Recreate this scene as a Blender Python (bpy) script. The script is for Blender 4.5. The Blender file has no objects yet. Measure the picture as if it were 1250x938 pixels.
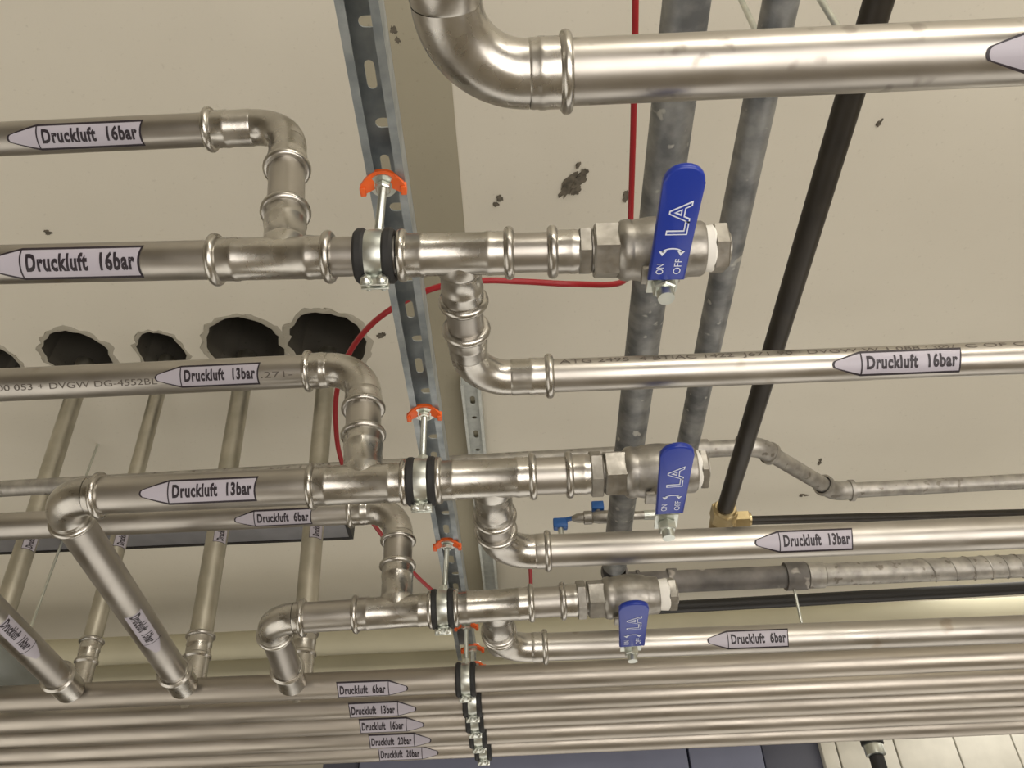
import bpy, bmesh, math, random
from mathutils import Vector, Matrix
random.seed(7)
S = bpy.context.scene
COL = S.collection
# ---------------------------------------------------------------- camera
CAMZ = 1.60
F = 1022.0
PITCH = math.radians(41.1)
ROLL = math.atan(0.043)
fw = Vector((0, math.cos(PITCH), math.sin(PITCH)))
rt = Vector((1, 0, 0)); up = rt.cross(fw)
c_, s_ = math.cos(ROLL), math.sin(ROLL)
RI = c_*rt - s_*up
UP = s_*rt + c_*up
cam = bpy.data.cameras.new('camera'); camo = bpy.data.objects.new('camera', cam); COL.objects.link(camo)
M = Matrix((RI, UP, -fw)).transposed().to_4x4(); M.translation = Vector((0, 0, CAMZ))
camo.matrix_world = M
cam.sensor_width = 36.0; cam.lens = F/1250*36.0; cam.clip_start = 0.01
S.camera = camo
# ---------------------------------------------------------------- view and world
S.view_settings.view_transform = 'Standard'; S.view_settings.look = 'None'
S.view_settings.gamma = 1; S.view_settings.use_curve_mapping = False
S.view_settings.exposure = 0.12
W = bpy.data.worlds.new('world'); S.world = W; W.use_nodes = True
W.node_tree.nodes['Background'].inputs[0].default_value = (0.02, 0.02, 0.02, 1)
W.node_tree.nodes['Background'].inputs[1].default_value = 0.3
# ---------------------------------------------------------------- lamps of the room (tube lamps under the ceiling) and added floor bounce fill
def area(name, loc, target, sx, sy, power, col):
    l = bpy.data.lights.new(name, 'AREA'); l.shape = 'RECTANGLE'; l.size = sx; l.size_y = sy
    l.energy = power; l.color = col
    o = bpy.data.objects.new(name, l); COL.objects.link(o); o.location = loc
    d = Vector(target) - Vector(loc); o.rotation_euler = d.to_track_quat('-Z', 'Y').to_euler()
    return o
WARM = (1.0, 0.94, 0.84)
LAMPS = [(1.1, -1.15, 2.62, 1.5, 9.5), (1.9, -0.75, 1.05, 1.3, 0.0)]
area('tube_light', (1.3, -1.25, 2.75), (0.3, 0.9, 2.3), 1.4, 0.18, 14, WARM)
area('tube_light', (0.8, -1.9, 3.36), (0.4, 0.5, 1.9), 1.4, 0.18, 24, WARM)
area('bounce_fill', (1.5, -1.0, 0.3), (1.1, 1.0, 3.43), 4.0, 3.0, 132, (1.0, 0.945, 0.885))  # added upward fill in place of floor bounce, no lamp body; next two alike
area('bounce_fill', (-2.3, 1.6, 0.3), (-1.6, 2.4, 3.43), 3.0, 3.6, 38, (1.0, 0.955, 0.88))
area('bounce_fill', (1.2, 3.6, 0.25), (1.0, 2.8, 3.43), 5.0, 3.6, 62, (1.0, 0.955, 0.885))
area('tube_light', (2.2, 3.6, 3.2), (1.4, 3.8, 0.0), 2.2, 0.8, 10, (1.0, 0.96, 0.88))

# ---------------------------------------------------------------- geometry helpers
def ray(px, py):
    return fw + RI*((px-625)/F) - UP*((py-469)/F)
def onh(px, py, h):                     # point at height h above the lens
    d = ray(px, py); d = d*(h/d.z); return Vector((d.x, d.y, d.z+CAMZ))
def ony(px, py, y):                     # point at distance y in front
    d = ray(px, py); d = d*(y/d.y); return Vector((d.x, d.y, d.z+CAMZ))
def projx(p):
    d = p - Vector((0, 0, CAMZ)); k = d.dot(fw); return 625+F*d.dot(RI)/k
def projy(p):
    d = p - Vector((0, 0, CAMZ)); k = d.dot(fw); return 469-F*d.dot(UP)/k
class Axis:                             # straight pipe axis from two points
    def __init__(s, a, b):
        s.a = a; s.d = (b-a).normalized(); s.L = (b-a).length
    def at(s, t): return s.a + s.d*t
    def solve(s, f, v):
        lo, hi = -3.0, 5.0
        g = lambda t: f(s.at(t)) - v
        t0, t1 = 0.0, s.L
        for _ in range(30):
            g0, g1 = g(t0), g(t1)
            if abs(g1-g0) < 1e-9: break
            t2 = t1 - g1*(t1-t0)/(g1-g0); t0, t1 = t1, t2
        return t1
    def px(s, x): return s.solve(projx, x)
    def py(s, y): return s.solve(projy, y)

def basis(d, ref=None):
    d = d.normalized()
    r = ref or (Vector((0, 0, 1)) if abs(d.z) < 0.9 else Vector((0, 1, 0)))
    u = r - d*r.dot(d); u.normalize()
    return d, u, d.cross(u)
def lathe(bm, prof, o, d, n=40, ref=None, cap0=True, cap1=True, mi=0, rot=0.0):
    """prof: list of (t, r) along direction d from o"""
    d, u, v = basis(d, ref)
    rings = []
    for t, r in prof:
        rings.append([bm.verts.new(o + d*t + u*(math.cos(rot+2*math.pi*k/n)*r) + v*(math.sin(rot+2*math.pi*k/n)*r)) for k in range(n)])
    for i in range(len(rings)-1):
        a, b = rings[i], rings[i+1]
        for k in range(n):
            f = bm.faces.new((a[k], a[(k+1) % n], b[(k+1) % n], b[k])); f.material_index = mi
    if cap0: f = bm.faces.new(rings[0][::-1]); f.material_index = mi
    if cap1: f = bm.faces.new(rings[-1]); f.material_index = mi
def sweep(bm, pts, radf, n=32, cap=True, mi=0, close=False):
    N = len(pts)
    tang = []
    for i in range(N):
        a = pts[max(i-1, 0)]; b = pts[min(i+1, N-1)]
        tang.append((b-a).normalized())
    _, u, _ = basis(tang[0])
    rings = []
    for i in range(N):
        d = tang[i]; u = (u - d*u.dot(d)).normalized(); v = d.cross(u)
        r = radf(i) if callable(radf) else radf
        rings.append([bm.verts.new(pts[i] + u*(math.cos(2*math.pi*k/n)*r) + v*(math.sin(2*math.pi*k/n)*r)) for k in range(n)])
    for i in range(N-1):
        a, b = rings[i], rings[i+1]
        for k in range(n):
            f = bm.faces.new((a[k], a[(k+1) % n], b[(k+1) % n], b[k])); f.material_index = mi
    if cap:
        bm.faces.new(rings[0][::-1]).material_index = mi; bm.faces.new(rings[-1]).material_index = mi
def box(bm, o, u, v, w, a, b, c, mi=0, bev=0.0):
    """centre o, unit axes u v w, half sizes a b c"""
    vs = []
    for i in (-1, 1):
        for j in (-1, 1):
            for k in (-1, 1):
                vs.append(bm.verts.new(o + u*(i*a) + v*(j*b) + w*(k*c)))
    fs = []
    for q in ((0, 1, 3, 2), (4, 6, 7, 5), (0, 4, 5, 1), (2, 3, 7, 6), (0, 2, 6, 4), (1, 5, 7, 3)):
        f = bm.faces.new([vs[i] for i in q]); f.material_index = mi; fs.append(f)
    if bev > 0:
        es = list({e for f in fs for e in f.edges})
        bmesh.ops.bevel(bm, geom=es, offset=bev, segments=3, affect='EDGES', profile=0.5)
X, Y, Z = Vector((1, 0, 0)), Vector((0, 1, 0)), Vector((0, 0, 1))
def obj(name, bm, mats, parent=None, ang=35):
    bmesh.ops.recalc_face_normals(bm, faces=bm.faces)
    me = bpy.data.meshes.new(name); bm.to_mesh(me); bm.free()
    for m in (mats if isinstance(mats, (list, tuple)) else [mats]): me.materials.append(m)
    me.polygons.foreach_set('use_smooth', [True]*len(me.polygons))
    me.set_sharp_from_angle(angle=math.radians(ang))
    o = bpy.data.objects.new(name, me); COL.objects.link(o)
    if parent:
        o.parent = parent
        rootloc = Vector(); q = parent
        while q: rootloc += Vector(q.location); q = q.parent
        o.location = -rootloc
    return o
def tag(o, label, cat, group=None, kind=None):
    o['label'] = label; o['category'] = cat
    if group: o['group'] = group
    if kind: o['kind'] = kind
    return o
def thing(name, label, cat, loc, group=None):
    o = bpy.data.objects.new(name, None); COL.objects.link(o); o.location = loc; o.empty_display_size = 0.03
    return tag(o, label, cat, group)
def struct(name, bm, m, ang=35):
    o = obj(name, bm, m, None, ang); o['kind'] = 'structure'; return o
def plate(name, outer, holes, thick):
    """filled 2D outline with holes -> mesh (local XY, extruded +-thick/2)"""
    cu = bpy.data.curves.new(name, 'CURVE'); cu.dimensions = '2D'; cu.fill_mode = 'BOTH'; cu.extrude = thick/2
    for loop in [outer]+holes:
        sp = cu.splines.new('POLY'); sp.points.add(len(loop)-1)
        for p, (x, y) in zip(sp.points, loop): p.co = (x, y, 0, 1)
        sp.use_cyclic_u = True
    o = bpy.data.objects.new(name, cu); COL.objects.link(o)
    bpy.context.view_layer.update()
    me = bpy.data.meshes.new_from_object(o.evaluated_get(bpy.context.evaluated_depsgraph_get()))
    bpy.data.objects.remove(o); return me
_tc = {}
def textmesh(s, bold=0.0):
    """flat text mesh as bmesh-ready (verts, faces), cap height normalised to 1"""
    if (s, bold) in _tc: return _tc[(s, bold)]
    cu = bpy.data.curves.new('t', 'FONT'); cu.body = s; cu.size = 1.0; cu.offset = bold; cu.resolution_u = 3; cu.space_character = 1.12 if bold == 0.044 else 1.0
    o = bpy.data.objects.new('t', cu); COL.objects.link(o); bpy.context.view_layer.update()
    me = bpy.data.meshes.new_from_object(o.evaluated_get(bpy.context.evaluated_depsgraph_get()))
    v = [(p.co.x/0.7, p.co.y/0.7) for p in me.vertices]; f = [tuple(p.vertices) for p in me.polygons]
    bpy.data.objects.remove(o); bpy.data.meshes.remove(me)
    x0 = min(a for a, _ in v); x1 = max(a for a, _ in v)
    v = [(a-x0, b) for a, b in v]
    _tc[(s, bold)] = (v, f, x1-x0); return _tc[(s, bold)]
def add_flat(bm, verts, faces, mp, mi, cuts=None):
    """2D geometry -> optional horizontal cuts -> mapped by mp(x,y)"""
    t = bmesh.new(); vs = [t.verts.new((a, b, 0)) for a, b in verts]
    for f in faces:
        try: t.faces.new([vs[i] for i in f])
        except ValueError: pass
    if cuts:
        for c in cuts:
            bmesh.ops.bisect_plane(t, geom=t.verts[:]+t.edges[:]+t.faces[:], plane_co=(0, c, 0), plane_no=(0, 1, 0))
    m = {v: bm.verts.new(mp(v.co.x, v.co.y)) for v in t.verts}
    for f in t.faces:
        try: bm.faces.new([m[v] for v in f.verts]).material_index = mi
        except ValueError: pass
    t.free()

# ---------------------------------------------------------------- materials
def nt(name):
    m = bpy.data.materials.new(name); m.use_nodes = True; t = m.node_tree
    return m, t, t.nodes['Principled BSDF']
def mix(t, fac, a, b):
    n = t.nodes.new('ShaderNodeMix'); n.data_type = 'RGBA'
    t.links.new(fac, n.inputs[0])
    for s, q in ((6, a), (7, b)):
        if isinstance(q, tuple): n.inputs[s].default_value = (*q, 1)
        else: t.links.new(q, n.inputs[s])
    return n.outputs[2]
def noise(t, scale, detail=3, stretch=None, rough=0.5):
    tc = t.nodes.new('ShaderNodeTexCoord'); n = t.nodes.new('ShaderNodeTexNoise')
    n.inputs['Scale'].default_value = scale; n.inputs['Detail'].default_value = detail; n.inputs['Roughness'].default_value = rough
    if stretch:
        mp = t.nodes.new('ShaderNodeMapping'); mp.inputs['Scale'].default_value = stretch
        t.links.new(tc.outputs['Object'], mp.inputs[0]); t.links.new(mp.outputs[0], n.inputs[0])
    else: t.links.new(tc.outputs['Object'], n.inputs[0])
    return n.outputs['Fac']
def ramp(t, f, a, b, x0=0.0, x1=1.0):
    n = t.nodes.new('ShaderNodeMapRange'); n.inputs[1].default_value = a; n.inputs[2].default_value = b
    n.inputs[3].default_value = x0; n.inputs[4].default_value = x1; t.links.new(f, n.inputs[0]); return n.outputs[0]
def bump(t, p, f, strength, dist):
    b = t.nodes.new('ShaderNodeBump'); b.inputs['Strength'].default_value = strength; b.inputs['Distance'].default_value = dist
    t.links.new(f, b.inputs['Height']); t.links.new(b.outputs[0], p.inputs['Normal'])
def metal(name, c1, c2, r0, r1, scale=14, met=1.0, stretch=None, bs=0.15, spots=None):
    m, t, p = nt(name); f = noise(t, scale, 4, stretch)
    col = mix(t, ramp(t, f, 0.35, 0.65), c1, c2)
    if spots:
        sp = ramp(t, noise(t, spots[0], 2), spots[1], spots[1]+0.06)
        col = mix(t, sp, col, spots[2])
    t.links.new(col, p.inputs['Base Color'])
    p.inputs['Metallic'].default_value = met
    t.links.new(ramp(t, noise(t, scale*1.7, 3), 0.3, 0.7, r0, r1), p.inputs['Roughness'])
    if bs: bump(t, p, noise(t, 60, 3), bs, 0.001)
    return m
def plain(name, c, rough=0.5, met=0.0, var=0.0, scale=20, bs=0.0):
    m, t, p = nt(name)
    if var:
        f = noise(t, scale, 3)
        t.links.new(mix(t, ramp(t, f, 0.3, 0.7), tuple(k*(1-var) for k in c), tuple(min(1, k*(1+var)) for k in c)), p.inputs['Base Color'])
    else: p.inputs['Base Color'].default_value = (*c, 1)
    p.inputs['Roughness'].default_value = rough; p.inputs['Metallic'].default_value = met
    if bs: bump(t, p, noise(t, 40, 4), bs, 0.002)
    return m
STEEL = metal('stainless_pipe', (0.385, 0.362, 0.33), (0.50, 0.475, 0.435), 0.30, 0.45, 6, spots=(16, 0.70, (0.36, 0.32, 0.27)), bs=0.05)
HEAD = metal('header_pipe_steel', (0.34, 0.31, 0.27), (0.50, 0.46, 0.405), 0.36, 0.50, 5, stretch=(0.4, 3, 3), bs=0.05)
STEELBIG = metal('spotted_stainless_pipe', (0.385, 0.362, 0.33), (0.50, 0.475, 0.435), 0.30, 0.42, 6, spots=(34, 0.60, (0.30, 0.28, 0.25)), bs=0.05)
FIT = metal('stainless_fitting', (0.42, 0.40, 0.365), (0.56, 0.54, 0.495), 0.23, 0.35, 22, bs=0.25)
CAST = metal('cast_valve_steel', (0.30, 0.285, 0.255), (0.39, 0.37, 0.335), 0.36, 0.52, 60, bs=0.6)
ZINC2 = metal('zinc_channel', (0.50, 0.52, 0.49), (0.60, 0.62, 0.58), 0.45, 0.6, 40, met=0.3)
ZINC = metal('zinc_plated', (0.55, 0.58, 0.54), (0.68, 0.70, 0.64), 0.30, 0.42, 40)
RAILM = metal('galvanised_channel', (0.24, 0.27, 0.285), (0.38, 0.41, 0.42), 0.38, 0.52, 30, met=0.6)
GALV = metal('galvanised_pipe', (0.17, 0.178, 0.185), (0.34, 0.345, 0.34), 0.42, 0.62, 26, met=0.7, spots=(40, 0.66, (0.5, 0.5, 0.47)))
GALV2 = metal('weathered_galvanised_pipe', (0.33, 0.315, 0.29), (0.50, 0.48, 0.44), 0.42, 0.6, 30, met=0.8, spots=(45, 0.62, (0.25, 0.23, 0.2)))
RISER = metal('dusty_stainless', (0.44, 0.42, 0.355), (0.55, 0.525, 0.45), 0.36, 0.5, 16)
BLACKP = plain('black_painted_pipe', (0.022, 0.018, 0.013), 0.45, 0.2, 0.3)
DARKP = metal('dusty_dark_pipe', (0.10, 0.095, 0.09), (0.22, 0.205, 0.19), 0.5, 0.7, 12, met=0.4, spots=(22, 0.62, (0.45, 0.42, 0.38)))
BRASS = metal('brass', (0.50, 0.40, 0.22), (0.62, 0.51, 0.30), 0.3, 0.42, 30)
RUBBER = plain('black_rubber', (0.012, 0.012, 0.012), 0.6)
ORANGE = plain('orange_plastic', (0.82, 0.13, 0.02), 0.4)
BLUE = plain('blue_plastic', (0.012, 0.035, 0.30), 0.30)
BLUE2 = plain('light_blue_plastic', (0.02, 0.12, 0.40), 0.35)
PRINTW = plain('white_print', (0.70, 0.74, 0.85), 0.5)
TAPE = plain('white_thread_tape', (0.82, 0.80, 0.74), 0.6)
RED = plain('red_cable_sheath', (0.34, 0.012, 0.018), 0.4)
STK = plain('sticker_lilac_grey', (0.40, 0.375, 0.425), 0.45, 0, 0.03, 8)
INK = plain('sticker_black_ink', (0.018, 0.012, 0.018), 0.5)
INK2 = plain('pipe_print_ink', (0.10, 0.085, 0.07), 0.5)
CREAM = plain('cream_pipe_paint', (0.52, 0.49, 0.36), 0.6, 0, 0.06, 5)
GREENP = plain('grey_green_plastic', (0.24, 0.255, 0.235), 0.4, 0, 0.08, 10)
TRAY = plain('grey_painted_tray', (0.22, 0.22, 0.23), 0.5, 0.3, 0.12, 12)
DARKM = plain('black_enamel_and_shade', (0.012, 0.011, 0.010), 0.5)  # black parts, also the painted shade over the holes and above the headers

# ceiling, painted concrete
def ceiling_mat(name, c1, c2, c3):
    m, t, p = nt(name)
    a = mix(t, ramp(t, noise(t, 1.6, 4), 0.3, 0.7), c1, c2)
    b = mix(t, ramp(t, noise(t, 90, 2), 0.66, 0.80), a, c3)
    t.links.new(b, p.inputs['Base Color']); p.inputs['Roughness'].default_value = 0.75
    bump(t, p, noise(t, 45, 6), 0.15, 0.002); return m
CEIL = ceiling_mat('painted_ceiling', (0.62, 0.585, 0.495), (0.67, 0.635, 0.54), (0.57, 0.535, 0.45))
STRIP = ceiling_mat('bare_concrete_strip', (0.30, 0.275, 0.20), (0.36, 0.33, 0.245), (0.26, 0.24, 0.18))
CONC = ceiling_mat('broken_concrete', (0.13, 0.115, 0.085), (0.24, 0.22, 0.165), (0.06, 0.05, 0.04))
RIM = ceiling_mat('crumbled_plaster', (0.30, 0.28, 0.225), (0.42, 0.39, 0.32), (0.16, 0.145, 0.11))
HOLEM = ceiling_mat('shaded_hole_concrete', (0.05, 0.045, 0.035), (0.11, 0.10, 0.08), (0.03, 0.026, 0.02))  # concrete of the hole walls with the shade put into its colour
STAIN = plain('dark_mould_spot', (0.12, 0.105, 0.08), 0.9, 0, 0.4, 60)
WALLM = ceiling_mat('painted_wall', (0.42, 0.38, 0.31), (0.47, 0.43, 0.35), (0.38, 0.34, 0.28))
FLOORM = ceiling_mat('concrete_floor', (0.34, 0.30, 0.24), (0.44, 0.39, 0.31), (0.3, 0.27, 0.22))
BLUEG = plain('blue_grey_sheet', (0.17, 0.185, 0.27), 0.5, 0, 0.08, 3)
BLUED = plain('dark_blue_grey_sheet', (0.085, 0.09, 0.125), 0.5)
WHITEP = plain('off_white_panel', (0.62, 0.60, 0.53), 0.5, 0, 0.05, 14)

# ---------------------------------------------------------------- the room
HC = 1.77                                # ceiling height above the lens
ZC = CAMZ + HC
def blob(cx, cy, rx, ry, n=26, jag=0.12, rot=0.0):
    out = []
    for k in range(n):
        a = 2*math.pi*k/n; q = 1 + random.uniform(-jag, jag)
        x, y = rx*q*math.cos(a), ry*q*math.sin(a)
        out.append((cx + x*math.cos(rot)-y*math.sin(rot), cy + x*math.sin(rot)+y*math.cos(rot)))
    return out
HOLES = [(-4, 445, 0.070, 0.085), (95, 434, 0.098, 0.105), (198, 431, 0.070, 0.090), (300, 422, 0.115, 0.125), (400, 419, 0.118, 0.130)]
loops, hc = [], []
for (px, py, rx, ry) in HOLES:
    q = onh(px, py, HC); hc.append((q.x, q.y, rx, ry)); loops.append(blob(q.x, q.y, rx, ry, 34, 0.05))
me = plate('ceiling', [(-4, -3), (4, -3), (4, 7.5), (-4, 7.5)], loops, 0.14)
me.materials.append(CEIL)
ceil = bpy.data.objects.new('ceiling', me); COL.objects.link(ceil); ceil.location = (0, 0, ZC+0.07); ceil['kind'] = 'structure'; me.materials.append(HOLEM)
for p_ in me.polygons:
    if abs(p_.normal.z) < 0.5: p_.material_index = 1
bm = bmesh.new(); box(bm, Vector((0, 2.25, ZC+0.45)), X, Y, Z, 4, 5.25, 0.03); struct('trim_1', bm, DARKM)  # unseen slab added above the holes, black so they look dark inside
bm = bmesh.new(); box(bm, Vector((0, 2.25, -0.05)), X, Y, Z, 4, 5.25, 0.05); struct('floor', bm, FLOORM)
for nm, o, a, b in (('wall_left', (-4.05, 2.25), 0.05, 5.35), ('wall_right', (4.05, 2.25), 0.05, 5.35), ('wall_back', (0, 7.55), 4.0, 0.05), ('wall_front', (0, -3.05), 4.0, 0.05)):
    bm = bmesh.new(); box(bm, Vector((o[0], o[1], ZC/2+0.1)), X, Y, Z, a, b, ZC/2+0.1); struct(nm, bm, WALLM)
# chipped rims of the holes
for i, (cx, cy, rx, ry) in enumerate(hc):
    bm = bmesh.new(); n = 34; R = []
    inner = loops[i]
    for (s0, z) in ((0.985, -0.001), (1.07, -0.003), (1.16, 0.0015)):
        ring = []
        for k in range(n):
            x, y = inner[k]; jag = 1 + (random.uniform(-0.07, 0.09) if s0 > 1.0 else 0)
            ring.append(bm.verts.new((cx+(x-cx)*s0*jag, cy+(y-cy)*s0*jag, ZC+z)))
        R.append(ring)
    for a, b in ((R[0], R[1]), (R[1], R[2])):
        for k in range(n): bm.faces.new((a[k], a[(k+1) % n], b[(k+1) % n], b[k]))
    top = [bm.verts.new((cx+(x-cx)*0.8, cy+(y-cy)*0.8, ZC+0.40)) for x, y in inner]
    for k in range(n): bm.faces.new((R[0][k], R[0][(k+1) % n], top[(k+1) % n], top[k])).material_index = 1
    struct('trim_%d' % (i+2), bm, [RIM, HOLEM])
# bare concrete strip along the ceiling (a flush formwork board mark, 3 mm proud)
a = onh(540, 60, HC); b = onh(598, 620, HC)
bm = bmesh.new()
xr = (onh(556, 200, HC).x + onh(590, 500, HC).x)/2
box(bm, Vector((xr-0.095, 1.6, ZC-0.0015)), X, Y, Z, 0.095, 2.6, 0.0015); struct('trim_7', bm, STRIP)
# mould spots and drill holes on the ceiling
spots = [(694, 228, 0.026, 0.050, 0.5, 'large dark mould stain on the ceiling right of the concrete strip'),
         (610, 242, 0.014, 0.012, 0, 'small dark drill hole on the ceiling left of the large mould stain'),
         (765, 238, 0.012, 0.018, 0.4, 'small dark stain on the ceiling beside the red cable'),
         (464, 410, 0.014, 0.014, 0, 'round dark spot on the ceiling beside the rightmost broken hole'),
         (480, 36, 0.011, 0.014, 0, 'small dark nick on the bare concrete strip at the top'),
         (1073, 151, 0.004, 0.013, 0.3, 'tiny crooked crack mark on the ceiling right of the black pipe'),
         (1000, 565, 0.010, 0.014, 0.2, 'dark speck on the ceiling just above the galvanised pipe bend'),
         (979, 604, 0.014, 0.008, 0, 'dark speck on the ceiling just below the galvanised pipe bend'),
         (60, 284, 0.012, 0.006, 0, 'faint small spot on the ceiling above the lower 16 bar pipe')]
for px, py, rx, ry, rot, lab in spots:
    q = onh(px, py, HC); bm = bmesh.new()
    zz = ZC-0.0035
    for j in range(13 if rx > 0.02 else 3):
        dx, dy = (random.gauss(0, rx*0.6), random.gauss(0, ry*0.6)) if j else (0, 0); dx -= dy*0.35 if rx > 0.02 else 0
        L = blob(q.x+dx, q.y+dy, rx*0.62/(1+j*0.22), ry*0.62/(1+j*0.22), 20, 0.35, rot)
        lo = [bm.verts.new((x, y, zz-0.0002*j)) for x, y in L]; hi = [bm.verts.new((x, y, ZC+0.001)) for x, y in L]
        bm.faces.new(lo)
        for k in range(20): bm.faces.new((lo[k], lo[(k+1) % 20], hi[(k+1) % 20], hi[k]))
    tag(obj('ceiling_stain', bm, STAIN), lab, 'stain')

# ---------------------------------------------------------------- pipework builders
def pipe(parent, ax, t0, t1, r, m=None, name='pipe', n=48):
    bm = bmesh.new(); lathe(bm, [(t0, r), (t1, r)], ax.a, ax.d, n)
    return obj(name, bm, m or STEEL, parent)
def bead(t, r, w=0.0055, hgt=0.0052, s=1):
    """profile points of a rolled press bead starting at open end t, going along s"""
    P = [(0.0, r*1.005)]
    for k in range(9):
        a = math.pi*k/8
        P.append((w*(1-math.cos(a)), r+0.0022+hgt*math.sin(a)))
    P.append((w*2+0.012, r+0.0022)); P.append((w*2+0.014, r+0.0026)); P.append((w*2+0.018, r+0.0026)); P.append((w*2+0.021, r+0.0016))
    return [(t+s*a, b) for a, b in P]
def tee(parent, ax, t0, t1, tb, bdir, blen, r, rb=None, name='tee_fitting'):
    rb = rb or r
    bm = bmesh.new()
    lathe(bm, bead(t0, r)+bead(t1, r, s=-1)[::-1], ax.a, ax.d, 48, cap0=False, cap1=False)
    o = ax.at(tb)
    base = [(0.0, rb+0.001), (r*0.80, rb+0.0045), (r*1.02, rb+0.0035), (r*1.15, rb+0.0016)]
    lathe(bm, base + [q for q in bead(blen, rb, s=-1)[::-1] if q[0] > r*1.15], o, bdir, 48, cap0=False, cap1=False)
    return obj(name, bm, FIT, parent)
def elbow(parent, corner, din, dout, R, r, la, lb, name='elbow_fitting', m=None, beads=True):
    """din/dout point away from the corner along both legs; la, lb = collar length after the bend"""
    din = din.normalized(); dout = dout.normalized()
    ang = din.angle(dout); tl = R/math.tan(ang/2)           # tangent length
    bis = (din+dout).normalized(); cen = corner + bis*(R/math.sin(ang/2))
    p0 = corner + din*tl; p1 = corner + dout*tl
    v0 = p0-cen; v1 = p1-cen; tot = v0.angle(v1); axis = v0.cross(v1).normalized()
    pts = [cen + Matrix.Rotation(tot*k/18, 3, axis) @ v0 for k in range(19)]
    bm = bmesh.new()
    sweep(bm, pts, r+0.0012, 48, cap=False)
    for p, d, l in ((p0, din, la), (p1, dout, lb)):
        if beads: lathe(bm, [(0, r+0.0012), (0.003, r+0.0020)] + [q for q in bead(l, r, s=-1)[::-1] if q[0] > 0.004], p, d, 48, cap0=False, cap1=False)
        else: lathe(bm, [(0, r+0.001), (l*0.6, r+0.001), (l*0.62, r+0.005), (l, r+0.005), (l, r)], p, d, 40, cap0=False, cap1=False)
    obj(name, bm, m or FIT, parent)
    return p0 + din*la, p1 + dout*lb
def sticker(parent, ax, tc, r, text, length=0.16, hgt=0.033, tohead=-1, shift=0.0, textflip=False, label=None):
    """wrapped sticker; tohead = -1: arrow points to the axis start"""
    p = ax.at(tc); tocam = (Vector((0, 0, CAMZ)) - p)
    d = ax.d if True else -ax.d
    n = (tocam - d*tocam.dot(d)).normalized()
    u = d.copy()
    v = n.cross(u)                                         # along circumference
    # reading direction: rightwards in the picture and letters upright
    if projx(p+u*0.01) < projx(p): u = -u; v = n.cross(u)
    bm = bmesh.new()
    def mp_(off):
        rr = r + off
        def f(x, y):
            a = (y + shift)/r
            return p + u*x + (n*math.cos(a) + v*math.sin(a))*rr
        return f
    L, h, hd = length, hgt, hgt*1.12
    def outline(k):                                        # pointing left, inset k
        pts = []
        h2 = h/2-k*1.6
        xr = L/2-k
        for i in range(9):
            y = -h2 + 2*h2*i/8; pts.append((xr - 0.0018*(1-(y/h2)**2)+0.0012*(y/h2), y))
        xh = -L/2+hd
        tip = -L/2 + k*1.2
        top = [(xh, h2)]; nose = []
        ry = h*0.16
        for i in range(7):
            a = math.pi/2 + math.pi*i/6
            nose.append((tip+ry*0.9+ry*0.9*math.cos(a), ry*math.sin(a)*(1-k/h)))
        pts += top + nose + [(xh, -h2)]
        if tohead > 0: pts = [(-x, y) for x, y in pts][::-1]
        return pts
    cuts = [h*(i/16-0.5) for i in range(1, 16)]
    o1 = outline(-0.0006); o2 = outline(0.0017)
    add_flat(bm, o1, [list(range(len(o1)))], mp_(0.0004), 1, cuts)
    add_flat(bm, o2, [list(range(len(o2)))], mp_(0.0007), 0, cuts)
    xs = -L/2+hd if tohead < 0 else L/2-hd
    w = 0.0009
    add_flat(bm, [(xs-w, -h/2), (xs+w, -h/2), (xs+w, h/2), (xs-w, h/2)], [(0, 1, 2, 3)], mp_(0.0009), 1, cuts)
    if text:
        tv, tf, tw = textmesh(text, 0.044)
        a0, a1 = (xs+0.006, L/2-0.006) if tohead < 0 else (-L/2+0.006, xs-0.006)
        ch = h*0.47; sx = (a1-a0)/tw
        vv = [(a0+x*sx, y*ch-ch*0.42) for x, y in tv]
        add_flat(bm, vv, tf, mp_(0.0010), 1, cuts)
    o = obj('label_sticker', bm, [STK, INK], parent)
    if label: o['label'] = label
    return o
def marking(parent, ax, t0, t1, r, text, hgt, shift):
    p = ax.at(t0); tocam = Vector((0, 0, CAMZ)) - ax.at((t0+t1)/2); u = ax.d
    n = (tocam-u*tocam.dot(u)).normalized(); v = n.cross(u)
    tv, tf, tw = textmesh(text, 0.0)
    bm = bmesh.new(); sx = (t1-t0)/tw
    def f(x, y):
        a = (y+shift)/r; return p + u*x + (n*math.cos(a)+v*math.sin(a))*(r+0.0004)
    add_flat(bm, [(x*sx, y*hgt) for x, y in tv], tf, f, 0, [hgt*0.5])
    return obj('printed_marking', bm, INK2, parent)
def hexnut(bm, o, d, r, t0, t1, mi=0, ch=0.0015, rot=0.0):
    lathe(bm, [(t0, r-ch*1.2), (t0+ch, r), (t1-ch, r), (t1, r-ch*1.2)], o, d, 6, mi=mi, rot=rot)

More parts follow.
